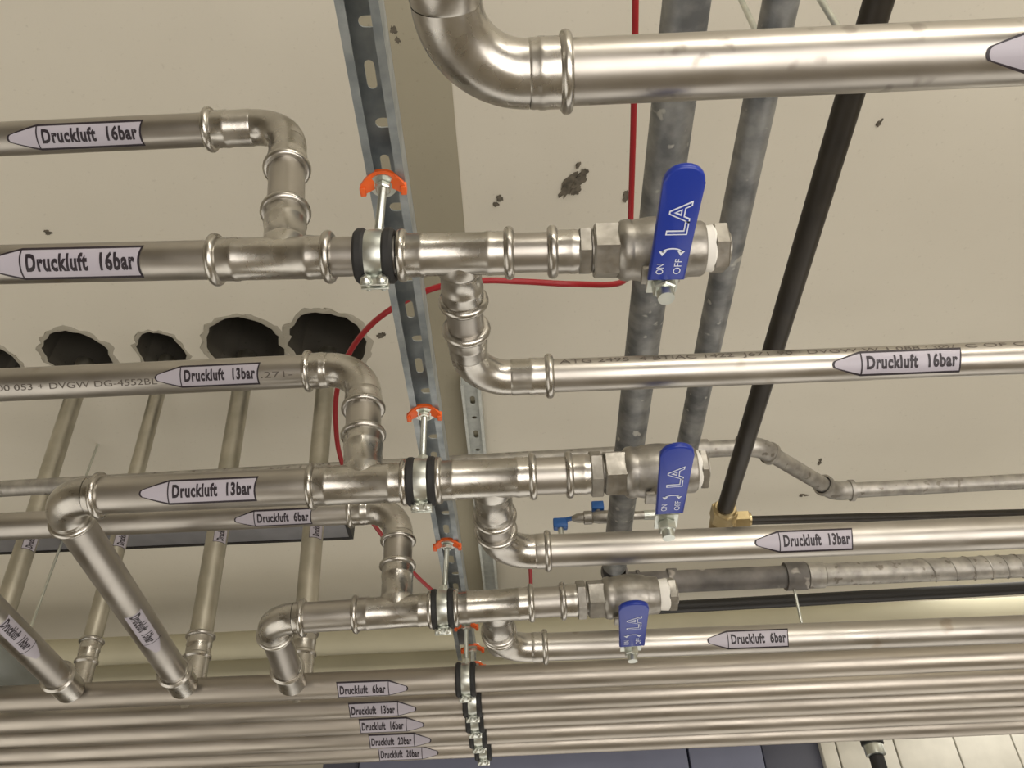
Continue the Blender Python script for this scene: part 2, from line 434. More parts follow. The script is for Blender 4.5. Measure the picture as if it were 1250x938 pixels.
# ---------------------------------------------------------------- ball valve
def lever(parent, stem, base_h, tip, w0, w1, tang):
    """flat lever in a horizontal plane; from stem point to the tip"""
    a = Vector((stem.x, stem.y, base_h)); b = Vector((tip.x, tip.y, base_h))
    e = (b-a).normalized(); L = (b-a).length; s = Vector((0, 0, 1)).cross(e)      # s: sideways
    if projx(a+s*0.01) < projx(a): s = -s
    bm = bmesh.new()                                                             # steel tang with a step
    box(bm, a + e*0.004 + Z*0.010, e, s, Z, 0.018, w0*0.42, 0.0016)
    box(bm, a + e*(0.5*tang+0.012) + Z*0.0055, (e*1.0 - Z*0.35).normalized(), s, (Z+e*0.35).normalized(), 0.5*tang, w0*0.44, 0.0016)
    obj('handle_bracket', bm, ZINC, parent)
    # blue sleeve: rounded outline, 7 mm thick
    out = []
    x0 = tang; hw0, hw1 = w0/2, w1/2
    out += [(x0, -hw0), (L-hw1, -hw1)]
    for i in range(1, 12):
        t = -math.pi/2 + math.pi*i/12
        out.append((L-hw1+hw1*math.cos(t)*0.9, hw1*math.sin(t)))
    out += [(L-hw1, hw1), (x0, hw0)]
    bm = bmesh.new(); th = 0.0042
    lo = [bm.verts.new(a+e*x+s*y-Z*th) for x, y in out]; hi = [bm.verts.new(a+e*x+s*y+Z*th) for x, y in out]
    f1 = bm.faces.new(lo); f2 = bm.faces.new(hi[::-1]); n = len(out)
    for k in range(n): bm.faces.new((lo[k], lo[(k+1) % n], hi[(k+1) % n], hi[k]))
    es = list(set(list(f1.edges)+list(f2.edges)))
    bmesh.ops.bevel(bm, geom=es, offset=0.003, segments=4, affect='EDGES', profile=0.5)
    sl = obj('handle_sleeve', bm, BLUE, parent, 50)
    # print: text reads along e, turned a quarter (letters' up points to -s)
    bm = bmesh.new(); zz = th+0.0005
    def mp_(x, y): return a + e*x + s*y - Z*zz
    SC = L/0.135
    # «LA» outlined: outer letters white, inner blue
    for k, (txt, ex, off, z2) in enumerate((('LA', 0, 0.035, 0), ('LA', 0, -0.012, 0.0004))):
        tv, tf, tw = textmesh(txt, off)
        hgt = w0*0.52; tw_ = (L-tang)*0.23/1.32
        def g(x, y): 
            q = mp_(tang+(L-tang)*0.43 + x*tw_, -(y-0.5)*hgt + w0*0.02); return q - Z*z2
        add_flat(bm, [(x-(0 if k == 0 else -0.067), y) for x, y in tv], tf, g, k, None)
    for txt, yy, wd in (('ON', -0.24, 0.014), ('OFF', 0.22, 0.020)):
        tv, tf, tw = textmesh(txt, 0.0); hgt = w0*0.20
        def g(x, y): return mp_(tang+(L-tang)*0.07 + x/tw*wd*7.2*(L-tang), w0*yy - (y-0.5)*hgt)
        add_flat(bm, tv, tf, g, 0, None)
    # curved double arrow
    cx = tang+(L-tang)*0.275; R1 = w0*0.27; pts = []
    for i in range(13):
        t = math.pi*i/12
        pts.append((math.sin(t), -math.cos(t)))
    ov = [(cx+0.55*R1*a_, R1*b_) for a_, b_ in pts]+[(cx+0.38*R1*a_, 0.82*R1*b_) for a_, b_ in pts[::-1]]
    add_flat(bm, ov, [(i, i+1, 24-i, 25-i) for i in range(12)], mp_, 0, None)
    for sg in (-1, 1):
        add_flat(bm, [(cx-0.45*R1, sg*R1*0.9), (cx+0.15*R1, sg*R1*0.52), (cx+0.15*R1, sg*R1*1.28)], [(0, 1, 2)], mp_, 0, None)
    obj('handle_print', bm, [PRINTW, BLUE], sl)
def valve(label, ax, t_nut0, t_nut1, t_body0, t_stem, t_body1, t_tape, t_end, r, drop, tip_px, w0, w1, tang):
    r_thread = r; r = r*(1.0 if r < 0.025 else 0.9)
    root = thing('ball_valve', label, 'ball valve', ax.at(t_stem), 'ball valves with blue lever handles')
    bm = bmesh.new(); hexnut(bm, ax.a, ax.d, r_thread*1.29, t_nut0, t_nut1, rot=0.3); lathe(bm, [(t_nut1-0.001, r*1.0), (t_body0+0.004, r*1.0)], ax.a, ax.d, 32); obj('union_nut', bm, CAST, root)
    bm = bmesh.new(); Lb = t_body1-t_body0
    hexnut(bm, ax.a, ax.d, r*1.44, t_body0, t_body0+Lb*0.24, rot=0.15, ch=0.002)
    pr = [(t_body0+Lb*0.22, r*1.36), (t_body0+Lb*0.25, r*1.50), (t_body0+Lb*0.31, r*1.56), (t_body0+Lb*0.34, r*1.50)]
    for k in range(0, 11):
        q = k/10; pr.append((t_body0+Lb*(0.36+0.46*q), r*(1.50+0.16*math.sin(math.pi*q))))
    pr += [(t_body1-Lb*0.14, r*1.40), (t_body1-0.003, r*1.38), (t_body1, r*1.30)]
    lathe(bm, pr, ax.a, ax.d, 40)
    o = ax.at(t_stem)
    lathe(bm, [(r*1.1, r*0.80), (r*1.62, r*0.72), (r*1.80, r*0.68), (r*1.95, r*0.66)], o, -Z, 32)
    box(bm, o - Z*(r*1.85), X, Y, Z, r*0.95, r*0.5, 0.003, bev=0.001)
    obj('valve_body', bm, CAST, root)
    zs = o.z - drop
    bm = bmesh.new(); lathe(bm, [(r*1.9, 0.0085), (drop+0.016, 0.0085)], o, -Z, 24); lathe(bm, [(drop-0.02, 0.011), (drop-0.014, 0.011)], o, -Z, 24)
    obj('stem', bm, ZINC, root)
    bm = bmesh.new(); hexnut(bm, o, -Z, 0.0125, drop-0.0085, drop+0.005); lathe(bm, [(drop+0.004, 0.0065), (drop+0.012, 0.006)], o, -Z, 20)
    obj('stem_nut', bm, ZINC, root)
    tip = onh(tip_px[0], tip_px[1], zs-CAMZ)
    lever(root, o, zs, tip, w0, w1, tang)
    bm = bmesh.new(); lathe(bm, [(t_body1-0.002, r*1.12), (t_tape, r*1.18), (t_tape+0.002, r*1.12)], ax.a, ax.d, 32); obj('thread_tape', bm, TAPE, root)
    bm = bmesh.new(); hexnut(bm, ax.a, ax.d, r*1.28, t_tape, t_end, rot=0.1); lathe(bm, [(t_end-0.001, r*0.85), (t_end+0.003, r*0.8)], ax.a, ax.d, 32); obj('end_plug', bm, CAST, root)
    return root

# ---------------------------------------------------------------- hanger (rod, orange rail clip, clamp)
def clamp_parts(root, c, d, r, width=0.024):
    """c centre, d pipe direction"""
    d, u, v = basis(d, Z)
    for s in (-1, 1):
        bm = bmesh.new()
        o = c + d*(s*width*0.62)
        lathe(bm, [(-0.0055, r+0.0005), (-0.0062, r+0.006), (-0.003, r+0.0088), (0.003, r+0.0088), (0.0062, r+0.006), (0.0055, r+0.0005)], o, d, 40, cap0=False, cap1=False)
        obj('rubber_lining', bm, RUBBER, root)
    bm = bmesh.new()
    lathe(bm, [(-width*0.42, r+0.002), (-width*0.42, r+0.0062), (-width*0.20, r+0.0072), (width*0.20, r+0.0072), (width*0.42, r+0.0062), (width*0.42, r+0.002)], c, d, 40, cap0=False, cap1=False)
    # ears with screws, one pair at the bottom far side
    for sg, dirn in ((1, (Y*0.25-Z).normalized()), (-1, (Z*0.9-Y*0.6).normalized())):
        if sg == 1:
            oo = c + dirn*(r+0.012)
            side = d.cross(dirn)
            for q in (-1, 1): box(bm, oo + side*(q*0.0035), d, dirn, side, width*0.62, 0.007, 0.0011, bev=0.0009)
    lathe(bm, [(r+0.005, 0.009), (r+0.016, 0.0085)], c, Z, 6)
    obj('clamp_band', bm, ZINC, root)
    bm = bmesh.new(); dirn = (Y*0.25-Z).normalized(); side = d.cross(dirn)
    for q in (-1, 1):
        lathe(bm, [(-0.010, 0.0035), (0.010, 0.0035)], c + dirn*(r+0.0135)+d*(q*0.008), side, 12)
        lathe(bm, [(-0.0115, 0.002), (-0.009, 0.0055), (-0.0055, 0.0055)], c + dirn*(r+0.0135)+d*(q*0.008), side, 16)
    obj('clamp_screw', bm, ZINC, root)
RAIL_H = 0.82
def hanger(label, c, d, r, nut):
    root = thing('pipe_hanger', label, 'pipe hanger', c, 'rubber lined pipe hangers under the channel rail')
    clamp_parts(root, c, d, r)
    e = nut - c; L = e.length; e.normalize()
    bm = bmesh.new(); pr = []; t = r+0.010; k = 0
    while t < L+0.012:
        pr.append((t, 0.0042 if k % 2 else 0.0049)); t += 0.0009; k += 1
    lathe(bm, pr, c, e, 14); obj('threaded_rod', bm, ZINC, root, 60)
    bm = bmesh.new(); hexnut(bm, nut, -e, 0.0095, 0.002, 0.010); lathe(bm, [(-0.0005, 0.016), (0.002, 0.016)], nut, -e, 28)
    obj('rod_nut', bm, ZINC, root)
    # orange clip: crescent plate opening away from the viewer, with drooping lugs
    bm = bmesh.new(); rings = []; n = 18
    for k in range(n+1):
        an = math.radians(-200 + 220*k/n); cx, cy = math.cos(an), math.sin(an)
        ro = 0.0215 + 0.005*abs(cx)**6; ri = 0.0105; droop = -0.007*max(0, abs(cx)-0.55)/0.45
        rings.append([bm.verts.new(nut + X*(cx*q_) + Y*(cy*q_*0.92) + Z*(droop*(q_/ro)+zz)) for q_, zz in ((ri, 0.0), (ro, -0.001), (ro, 0.0035), (ri, 0.0025))])
    for k in range(n):
        for j in range(4): bm.faces.new((rings[k][j], rings[k][(j+1) % 4], rings[k+1][(j+1) % 4], rings[k+1][j]))
    bm.faces.new(rings[0]); bm.faces.new(rings[-1][::-1])
    for q_ in (-1, 1): box(bm, nut+X*(q_*0.0235)+Y*0.003-Z*0.004, X, Y, Z, 0.0035, 0.006, 0.0055, bev=0.0015)
    obj('orange_clip', bm, ORANGE, root)
    bm = bmesh.new(); box(bm, nut+Z*0.006, X, Y, Z, 0.0155, 0.010, 0.0018, bev=0.0008); obj('square_washer', bm, ZINC, root)
    return root

# ---------------------------------------------------------------- perforated rail
def slotted_rail(name, label, x, y0, y1, ztop, w, dpt, slots, lip=0.0075, m=None):
    root = thing(name, label, 'channel rail', (x, y0, ztop))
    L = y1-y0; holes = []
    t = 0.012; k = 0
    for sp_ in slots:
        a, ln, hw = sp_[:3]; pts = []; off = sp_[4] if len(sp_) > 4 else 0.0
        if hw < 0:                       # cross slot
            hx, hy = sp_[3], ln/2
            for i in range(7):
                q = math.pi*i/6; pts.append((off+hx-hy+hy*math.sin(q), a-hy*math.cos(q)))
            for i in range(7):
                q = math.pi*i/6; pts.append((off-hx+hy-hy*math.sin(q), a+hy*math.cos(q)))
            holes.append(pts); continue
        for i in range(7):
            q = math.pi*i/6; pts.append((a+ln/2-hw+hw*math.sin(q), -hw*math.cos(q)))
        for i in range(7):
            q = math.pi*i/6; pts.append((a-ln/2+hw-hw*math.sin(q), hw*math.cos(q)))
        holes.append([(off-v_, u_) for u_, v_ in pts])
    me = plate('web', [(-w/2, y0), (w/2, y0), (w/2, y1), (-w/2, y1)], holes, 0.002)
    me.materials.append(m or RAILM)
    wb = bpy.data.objects.new('slotted_web', me); COL.objects.link(wb); wb.parent = root
    wb.location = Vector((x, 0, ztop-0.001)) - root.location
    for s in (-1, 1):
        bm = bmesh.new()
        box(bm, Vector((x+s*(w/2-0.001), (y0+y1)/2, ztop-dpt/2)), X, Y, Z, 0.001, L/2, dpt/2)
        box(bm, Vector((x+s*(w/2-0.002-lip/2), (y0+y1)/2, ztop-dpt+0.001)), X, Y, Z, lip/2, L/2, 0.001)
        obj('side_flange', bm, m or RAILM, root)
    return root
RX = -0.135
sl = []
for k in range(-3, 25):
    if k % 2 == 0: sl.append((0.402+0.0588*k, 0.0125, -0.0062, 0.013, 0.005))
    else: sl.append((0.402+0.0588*k, 0.034, 0.0055, 0.0, -0.004))
slotted_rail('channel_rail', 'long slotted galvanised channel rail that carries the orange clipped hangers', RX, 0.15, 1.93, CAMZ+RAIL_H+0.039, 0.043, 0.041, sl)

# ---------------------------------------------------------------- the four rows
H0 = 0.697
def crosses(ax, px): return ax.at(ax.px(px))
FAR = Vector((0, 1, 0))
# --- row of 16 bar (nearest with a valve)
r42 = 0.0212; r54 = 0.027
A1 = Axis(ony(-120, 326, .58), ony(886, 303, .58))
U1 = Axis(ony(-120, 175.5, .58), ony(242, 159, .58))
B1 = Axis(onh(676, 459, H0), onh(1250, 436.5, H0))
def row(label, A, r, U, ux_corner, riser_px, B, branch_px, R, tee1, tee2, pipes, adap, tcol, ecol, uexit, bexit, bcol, bend, left_start, U_start, right_end, st, name='compressed_air_pipework', cor_u=None):
    root = thing(name, label, 'pipework', A.at(A.px(branch_px)))
    t = A.px
    # main
    mains = []
    for (a, b) in pipes: mains.append(pipe(root, A, t(a), t(b), r))
    # upper-left
    pr = A.at(t(riser_px)); cu = U.at(U.px(ux_corner)); dr = (cu-pr).normalized()
    Rr = Axis(pr, cu)
    L1 = Rr.py(tcol); tee(root, A, t(tee1[0]), t(tee1[1]), t(riser_px), dr, L1, r)
    Lc = Rr.py(ecol); Re = R
    e0, e1 = elbow(root, cu, -dr, -U.d, Re, r, (cu-pr).length-Lc-Re*1.0, max(0.02, (cu-U.at(U.px(uexit))).length-Re*1.0))
    pipe(root, Rr, L1-0.01, Lc+0.01, r)
    up_ = pipe(root, U, U_start, U.px(uexit)+0.012, r)
    # right branch
    pb = A.at(t(branch_px)); cb = B.at(0.0)
    # corner of the elbow: where the branch direction meets the B axis
    # solve for the point on B with x = pb.x
    tb = (pb.x-B.a.x)/B.d.x; cb = B.at(tb); db = (cb-pb).normalized()
    Bb = Axis(pb, cb)
    L2 = Bb.py(bcol); tee(root, A, t(tee2[0]), t(tee2[1]), t(branch_px), db, L2, r)
    Le = Bb.py(bend)
    elbow(root, cb, -db, B.d, R, r, max(0.016, (cb-pb).length-Le-R), max(0.02, B.px(bexit)-tb-R))
    pipe(root, Bb, L2-0.01, Le+0.01, r)
    bp = pipe(root, B, B.px(bexit)-0.012, B.px(right_end), r)
    # adaptor (press end to thread)
    bm = bmesh.new(); lathe(bm, bead(t(adap[0]), r)+[(t(adap[1]), r+0.0016), (t(adap[1])+0.004, r+0.0016)], A.a, A.d, 48, cap0=False)
    obj('threaded_adaptor', bm, FIT, root)
    return root, mains, up_, bp
R1, mains1, up1, bp1 = row('nearest valved row of 16 bar stainless pipework with bends up left and to the right', A1, r42, U1, 352, 347, B1, 560, 0.050,
    (258, 408), (485, 628), [(-100, 262), (400, 500), (620, 680)], (668, 708), 256, 213, 246, 676, 372, 398, None, -0.0, 1420, None)
a_ = A1.px
sticker(mains1[0], A1, a_(88), r42, 'Druckluft  16bar', 0.168, 0.036)
sticker(up1, U1, U1.px(101), r42, 'Druckluft  16bar', 0.168, 0.033)
sticker(bp1, B1, B1.px(1086), r42, 'Druckluft  16bar', 0.160, 0.032)
marking(bp1, B1, B1.px(683), B1.px(1160), r42, 'ATG 2495  4 BTiAC 1422  J671 90 · DVGW W 1.088 : \\Ø/', 0.0075, 0.0165)
marking(bp1, B1, B1.px(1172), B1.px(1330), r42, 'C OF C 4 BTiAC', 0.0075, 0.0165)
valve('ball valve with the longest blue handle, white print and end plug, on the nearest row', A1, a_(706), a_(722), a_(724), a_(800), a_(858), a_(868), a_(886), r42,
      0.060, (839, 198), 0.037, 0.038, 0.013)
hanger('nearest hanger with orange clip holding the 16 bar pipe', A1.at(a_(459)), A1.d, r42, onh(468, 226, RAIL_H-0.002))

# --- row of 13 bar
A2 = Axis(ony(78, 607, 1.0), ony(858, 573, 1.0))
U2 = Axis(ony(-60, 473, 1.0), ony(370, 453.5, 1.0))
B2 = Axis(onh(677, 672.6, H0), onh(1250, 650, H0))
R2, mains2, up2, bp2 = row('13 bar stainless pipework in the middle, its left end bending away to the headers', A2, r54, U2, 444, 443, B2, 600, 0.062,
    (377, 499), (531, 655), [(113, 385), (490, 545), (645, 700)], (690, 722), 528, 505, 369, 673, 632, 650, None, -0.0, 1420, None)
a_ = A2.px
sticker(mains2[0], A2, a_(250), r54, 'Druckluft  13bar', 0.165, 0.036)
sticker(up2, U2, U2.px(260), r54, 'Druckluft  13bar', 0.165, 0.036)
sticker(bp2, B2, B2.px(975), r54, 'Druckluft  13bar', 0.160, 0.036)
marking(up2, U2, U2.px(-15), U2.px(200), r54, '65200 053 + DVGW DG-4552BL', 0.010, -0.010)
marking(up2, U2, U2.px(324), U2.px(362), r54, '.271-', 0.010, -0.008)
valve('middle ball valve with blue handle and bare steel handle bracket', A2, a_(720), a_(735), a_(737), a_(802), a_(848), a_(852), a_(861), r54,
      0.095, (828, 541), 0.037, 0.041, 0.041)
hanger('middle hanger with orange clip holding the 13 bar pipe', A2.at(a_(515)), A2.d, r54, onh(518, 505, RAIL_H-0.002))
# left end: elbow and pipe going back to the headers
HY = [1.745 + 0.105*k for k in range(5)]
def header_axis(k):
    y = HY[k]; p = onh(570, 830, H0); z = CAMZ+H0
    # slight slope as seen in the photograph
    return Axis(Vector((-2.2, y+0.0, z)), Vector((2.2, y-0.0, z)))
def back_branch(root, A, px_corner, end_px, R, r, tstart):
    c = A.at(A.px(px_corner)); e = onh(end_px[0], end_px[1], c.z-CAMZ)
    d = (e-c).normalized()
    p0, p1 = elbow(root, c, A.d, d, R, r, 0.020, 0.018)
    ax = Axis(c, e)
    pp = pipe(root, ax, R+0.012, ax.L+0.02, r)
    bm = bmesh.new(); lathe(bm, [(ax.L-0.012, r+0.0005)]+[(ax.L-0.012+a, b) for a, b in ((0, r+.003), (.004, r+.007), (.008, r+.007), (.012, r+.003), (.05, r+.002), (.075, r+.002))], ax.a, ax.d, 40, cap0=False)
    obj('end_collar', bm, FIT, root)
    return ax, pp
ax, pp = back_branch(R2, A2, 70, (214, 822), 0.050, r54, None)
sticker(pp, ax, ax.py(760), r54*0.98, 'Druckluft  13bar', 0.155, 0.036, tohead=1, shift=-0.004)

# --- row of 6 bar
A3 = Axis(ony(330, 757, 1.4), ony(826, 725, 1.4))
U3 = Axis(ony(-40, 645, 1.4), ony(425, 624, 1.4))
B3 = Axis(onh(670, 790, H0), onh(1250, 768, H0))
R3, mains3, up3, bp3 = row('6 bar stainless pipework, lowest of the three valved rows, with short bend at left', A3, r54, U3, 487, 484, B3, 606, 0.062,
    (431, 530), (553, 652), [(366, 440), (520, 565), (645, 690)], (683, 705), 688, 665, 424, 669, 772, 784, None, -0.0, 1420, None)
a_ = A3.px
sticker(up3, U3, U3.px(338), r54, 'Druckluft  6bar', 0.150, 0.034, shift=-0.008)
sticker(bp3, B3, B3.px(909), r54, 'Druckluft  6bar', 0.160, 0.036)
valve('farthest ball valve with short blue handle and broad white tape ring', A3, a_(704), a_(715), a_(717), a_(762), a_(803), a_(814), a_(824), r54,
      0.104, (774, 734), 0.043, 0.047, 0.032)
hanger('hanger with orange clip holding the valved 6 bar pipe', A3.at(a_(541)), A3.d, r54, onh(546, 665, RAIL_H-0.002))
ax, pp = back_branch(R3, A3, 330, (351, 818), 0.048, r54, None)
# far left pipe running back to the headers
ax = Axis(onh(-60, 697, H0), onh(72, 828, H0))
t0 = thing('compressed_air_pipe', 'stainless pipe with sticker running back at the lower left corner', 'pipe', ax.at(0.1))
pp = pipe(t0, ax, 0, ax.L+0.02, r54)
bm = bmesh.new(); lathe(bm, [(ax.L-0.012, r54), (ax.L-0.012, r54+.003), (ax.L-.008, r54+.007), (ax.L-.004, r54+.007), (ax.L, r54+.003), (ax.L+.06, r54+.002)], ax.a, ax.d, 40, cap0=False); obj('end_collar', bm, FIT, t0)
sticker(pp, ax, ax.py(772), r54*0.98, 'Druckluft  16bar', 0.155, 0.036, tohead=1)

# --- big pipe at the top (branch of a row above the picture)
B0 = Axis(onh(702, 88, H0), onh(1250, 63.5, H0))
R0 = thing('compressed_air_pipework', 'thick shiny stainless pipe with wide elbow across the top right', 'pipework', B0.at(-0.1))
r0 = 0.0288
tb = B0.px(541) ; cb = B0.at(tb); cb = B0.at((onh(541, -40, H0).x-B0.a.x)/B0.d.x); db = -Y
elbow(R0, cb, db, B0.d, 0.068, r0, 0.026, 0.038)
tq = (cb-B0.a).dot(B0.d)
bp0 = pipe(R0, B0, tq+0.066+0.026, B0.px(1420), r0, STEELBIG)
axq = Axis(cb, cb-Y)
pipe(R0, axq, 0.075, 0.118, r0)
bm = bmesh.new(); lathe(bm, bead(0.094, r0)+[(0.18, r0+0.002)], axq.a, axq.d, 48, cap0=False); lathe(bm, [(-0.12, r0+.002), (0.12, r0+.002)], axq.at(0.20), X, 48); obj('tee_fitting', bm, FIT, R0)
sticker(bp0, B0, B0.px(1296), r0, 'Druckluft  20bar', 0.165, 0.043)

# ---------------------------------------------------------------- header pipes
HL = ['Druckluft  6bar', 'Druckluft  13bar', 'Druckluft  16bar', 'Druckluft  20bar', 'Druckluft  20bar']
NM = ['first and nearest of the five header pipes, sticker 6 bar', 'second header pipe from the front, sticker 13 bar', 'third and middle header pipe, sticker 16 bar',
      'fourth header pipe from the front, sticker 20 bar', 'fifth and farthest header pipe along the bottom edge of the bundle']
sx = [457, 469, 480, 490, 500]
hax = []
for k in range(5):
    yl = 853 + 20.6*k - 0; yr = 829+20.2*k
    a = onh(0, 866.5+20.0*k, H0); b = onh(1250, 799.5+20.2*k, H0)
    z = CAMZ+H0
    y0 = onh(586, (829, 855, 875, 894.5, 910.5)[k], H0).y
    axh = Axis(Vector((-1.9, y0, z)), Vector((2.1, y0, z)))
    hax.append(axh)
    root = thing('header_pipe', NM[k]+', at the bottom', 'header pipe', axh.at(1.9), 'parallel compressed air header pipes')
    pp = pipe(root, axh, 0, axh.L, r54, HEAD)
    sticker(pp, axh, axh.px(sx[k]), r54, HL[k], 0.148, 0.036, tohead=1, shift=-0.013)
# clamps of the headers
lab = ['hanger on the nearest header pipe, rod and orange clip showing', 'hanger on the second header pipe with the last orange clip', 'black and zinc clamp on the third header pipe', 'black and zinc clamp on the fourth header pipe', 'black and zinc clamp on the fifth header pipe, lowest of the chain']
for k in range(5):
    axh = hax[k]; px = (569, 577, 580, 584, 590)[k]
    c = axh.at(axh.px(px))
    hanger(lab[k], c, axh.d, r54, Vector((c.x, c.y, CAMZ+RAIL_H-0.002)))

# ---------------------------------------------------------------- risers through the ceiling holes
RY = hax[1].a.y
def riser(label, top, mid, r, collar_y, stick=None):
    a = onh(top[0], top[1], HC+0.25) if False else None
    p1 = ony(mid[0], mid[1], RY); p0 = ony(top[0], top[1], RY)
    ax = Axis(p1, p0)                     # upwards
    tz = (ZC+0.02-p1.z)/ax.d.z; tb = (CAMZ+H0-p1.z)/ax.d.z
    root = thing('riser_pipe', label, 'riser pipe', ax.at(tb), 'riser pipes from the ceiling holes')
    pp = pipe(root, ax, tb, tz, r, RISER)
    tcx = ax.py(collar_y)
    bm = bmesh.new()
    lathe(bm, bead(tcx, r, s=-1)[::1]+[(tcx-0.05, r+0.002), (tcx-0.053, r+0.005), (tcx-0.058, r+0.005), (tcx-0.062, r+0.001), (tb, r+0.001)], ax.a, ax.d, 40, cap0=False)
    obj('tee_collar', bm, FIT, root)
    if stick: sticker_v(pp, ax, ax.py(stick[0]), r, stick[1], stick[2])
    return root
def sticker_v(parent, ax, t0, r, text, ang):
    """sticker running up a riser, starting at t0"""
    p = ax.at(t0); tocam = Vector((0, 0, CAMZ))-p; d = ax.d
    n = (tocam-d*tocam.dot(d)).normalized(); u = d; v = n.cross(u)
    # letters' up = to the left in the picture
    if projx(p+v*0.01) > projx(p): v = -v
    bm = bmesh.new(); h = 0.036; L = 0.105; hd = 0.024
    def mp_(off):
        def f(x, y):
            a = y/r+ang; return p + u*x + (n*math.cos(a)+v*math.sin(a))*(r+off)
        return f
    cuts = [h*(i/10-0.5) for i in range(1, 10)]
    for k, off, mi in ((0, 0.0004, 1), (0.0011, 0.0007, 0)):
        o1 = [(k, -h/2+k), (L-hd, -h/2+k), (L-k*1.5, -0.004), (L-k*1.5, 0.004), (L-hd, h/2-k), (k, h/2-k)]
        add_flat(bm, o1, [list(range(6))], mp_(off), mi, cuts)
    tv, tf, tw = textmesh(text, 0.044); sxx = (L-hd-0.010)/tw; ch = h*0.44
    add_flat(bm, [(0.005+x*sxx, y*ch-ch*0.42) for x, y in tv], tf, mp_(0.001), 1, cuts)
    return obj('label_sticker', bm, [STK, INK], parent)
riser('leftmost riser pipe passing behind the bulging 13 bar elbow', (89, 489), (25, 687), 0.0255, 770, (676, 'Druckluft  16bar', -0.35))
riser('thin second riser pipe from the left with a bent lower collar', (191.5, 484), (131, 712), 0.0215, 781, (672, 'Druckluft  13bar', -0.35))
riser('third riser pipe from the left, ending beside the diagonal pipe', (294, 479), (247, 765), 0.027, 775, (668, 'Druckluft  6bar', -0.35))
riser('rightmost riser pipe above the short 6 bar elbow', (396.5, 477), (376, 721), 0.0265, 772, (663, 'Druckluft  20bar', -0.35))

# ---------------------------------------------------------------- pipes running away under the ceiling
def long_pipe(name, label, a, b, r, m, cat='pipe', clampy=None):
    ax = Axis(a, b); root = thing(name, label, cat, a); pipe(root, ax, 0, ax.L, r, m); return root, ax
HT = 1.03
DX = Axis(onh(700, 716, HT), onh(1250, 691, HT))       # dusty dark pipe
root, ax = long_pipe('galvanised_pipe', 'thick grey galvanised pipe running away behind the first blue handle', onh(846, -60, HT), onh(750, 690, HT), 0.0300, GALV)
cend = ax.b if hasattr(ax, 'b') else ax.at(ax.L)
root2 = thing('galvanised_pipe', 'dusty dark pipe with socket and spiral marks, running right behind the farthest valve', 'pipe', DX.at(0.1))
pipe(root2, DX, DX.px(756), DX.px(981), 0.0285, DARKP); pipe(root2, DX, DX.px(975), DX.px(1420), 0.0295, GALV2)
bm = bmesh.new(); a0, a1 = DX.px(958), DX.px(983); lathe(bm, [(a0, .029), (a0, .036), (a1, .036), (a1, .029)], DX.a, DX.d, 40, cap0=False, cap1=False); obj('pipe_socket', bm, DARKP, root2)
bm = bmesh.new(); a0, a1 = DX.px(984), DX.px(1006); lathe(bm, [(a0, .029), (a0+.002, .0335), (a1-.004, .0335), (a1, .029)], DX.a, DX.d, 40, cap0=False, cap1=False); obj('pipe_socket', bm, GALV2, root2)
bm = bmesh.new(); a0, a1 = DX.px(815), DX.px(826); lathe(bm, [(a0, .029), (a0, .0345), (a1, .0345), (a1, .029)], DX.a, DX.d, 40, cap0=False, cap1=False); obj('pipe_socket', bm, DARKP, root2)
# spiral marks: raised thread wound on the right end
bm = bmesh.new(); pts = []; a0 = DX.px(1120); a1 = DX.px(1400); d, u, v = basis(DX.d)
turns = 15
for k in range(turns*16+1):
    q = k/(turns*16); an = 2*math.pi*turns*q; tt = a0+(a1-a0)*(q**0.8)
    pts.append(DX.at(tt)+(u*math.cos(an)+v*math.sin(an))*0.0298)
sweep(bm, pts, 0.0022, 6); obj('spiral_wrap', bm, GALV2, root2)
p = onh(750, 690, HT)
elbow(root2, DX.at(DX.px(748)), (ax.a-DX.at(DX.px(748))), DX.d, 0.05, 0.0292, 0.02, 0.02, m=DARKP, beads=False)
HS = 1.09
HG = 1.22
root, ax = long_pipe('galvanised_pipe', 'middle grey galvanised pipe running away between the thick grey and the black pipe', onh(964, -50, HS), onh(836, 560, HS), 0.0240, GALV)
HB = 0.86
root, axb = long_pipe('black_pipe', 'black pipe running away to a brass fitting', onh(1088, -50, HB), onh(882, 632, HB), 0.0158, BLACKP)
bm = bmesh.new(); e = axb.at(axb.L)
hexnut(bm, e, axb.d, 0.026, -0.030, 0.005); lathe(bm, [(-0.036, 0.019), (-0.030, 0.022), (0.02, 0.022), (0.045, 0.020)], e, axb.d, 32)
q = e+X*0.022+Y*0.01; hexnut(bm, q, X, 0.018, 0.0, 0.030); lathe(bm, [(-0.02, 0.013), (0.034, 0.013)], q, X, 24)
obj('brass_fitting', bm, BRASS, root)
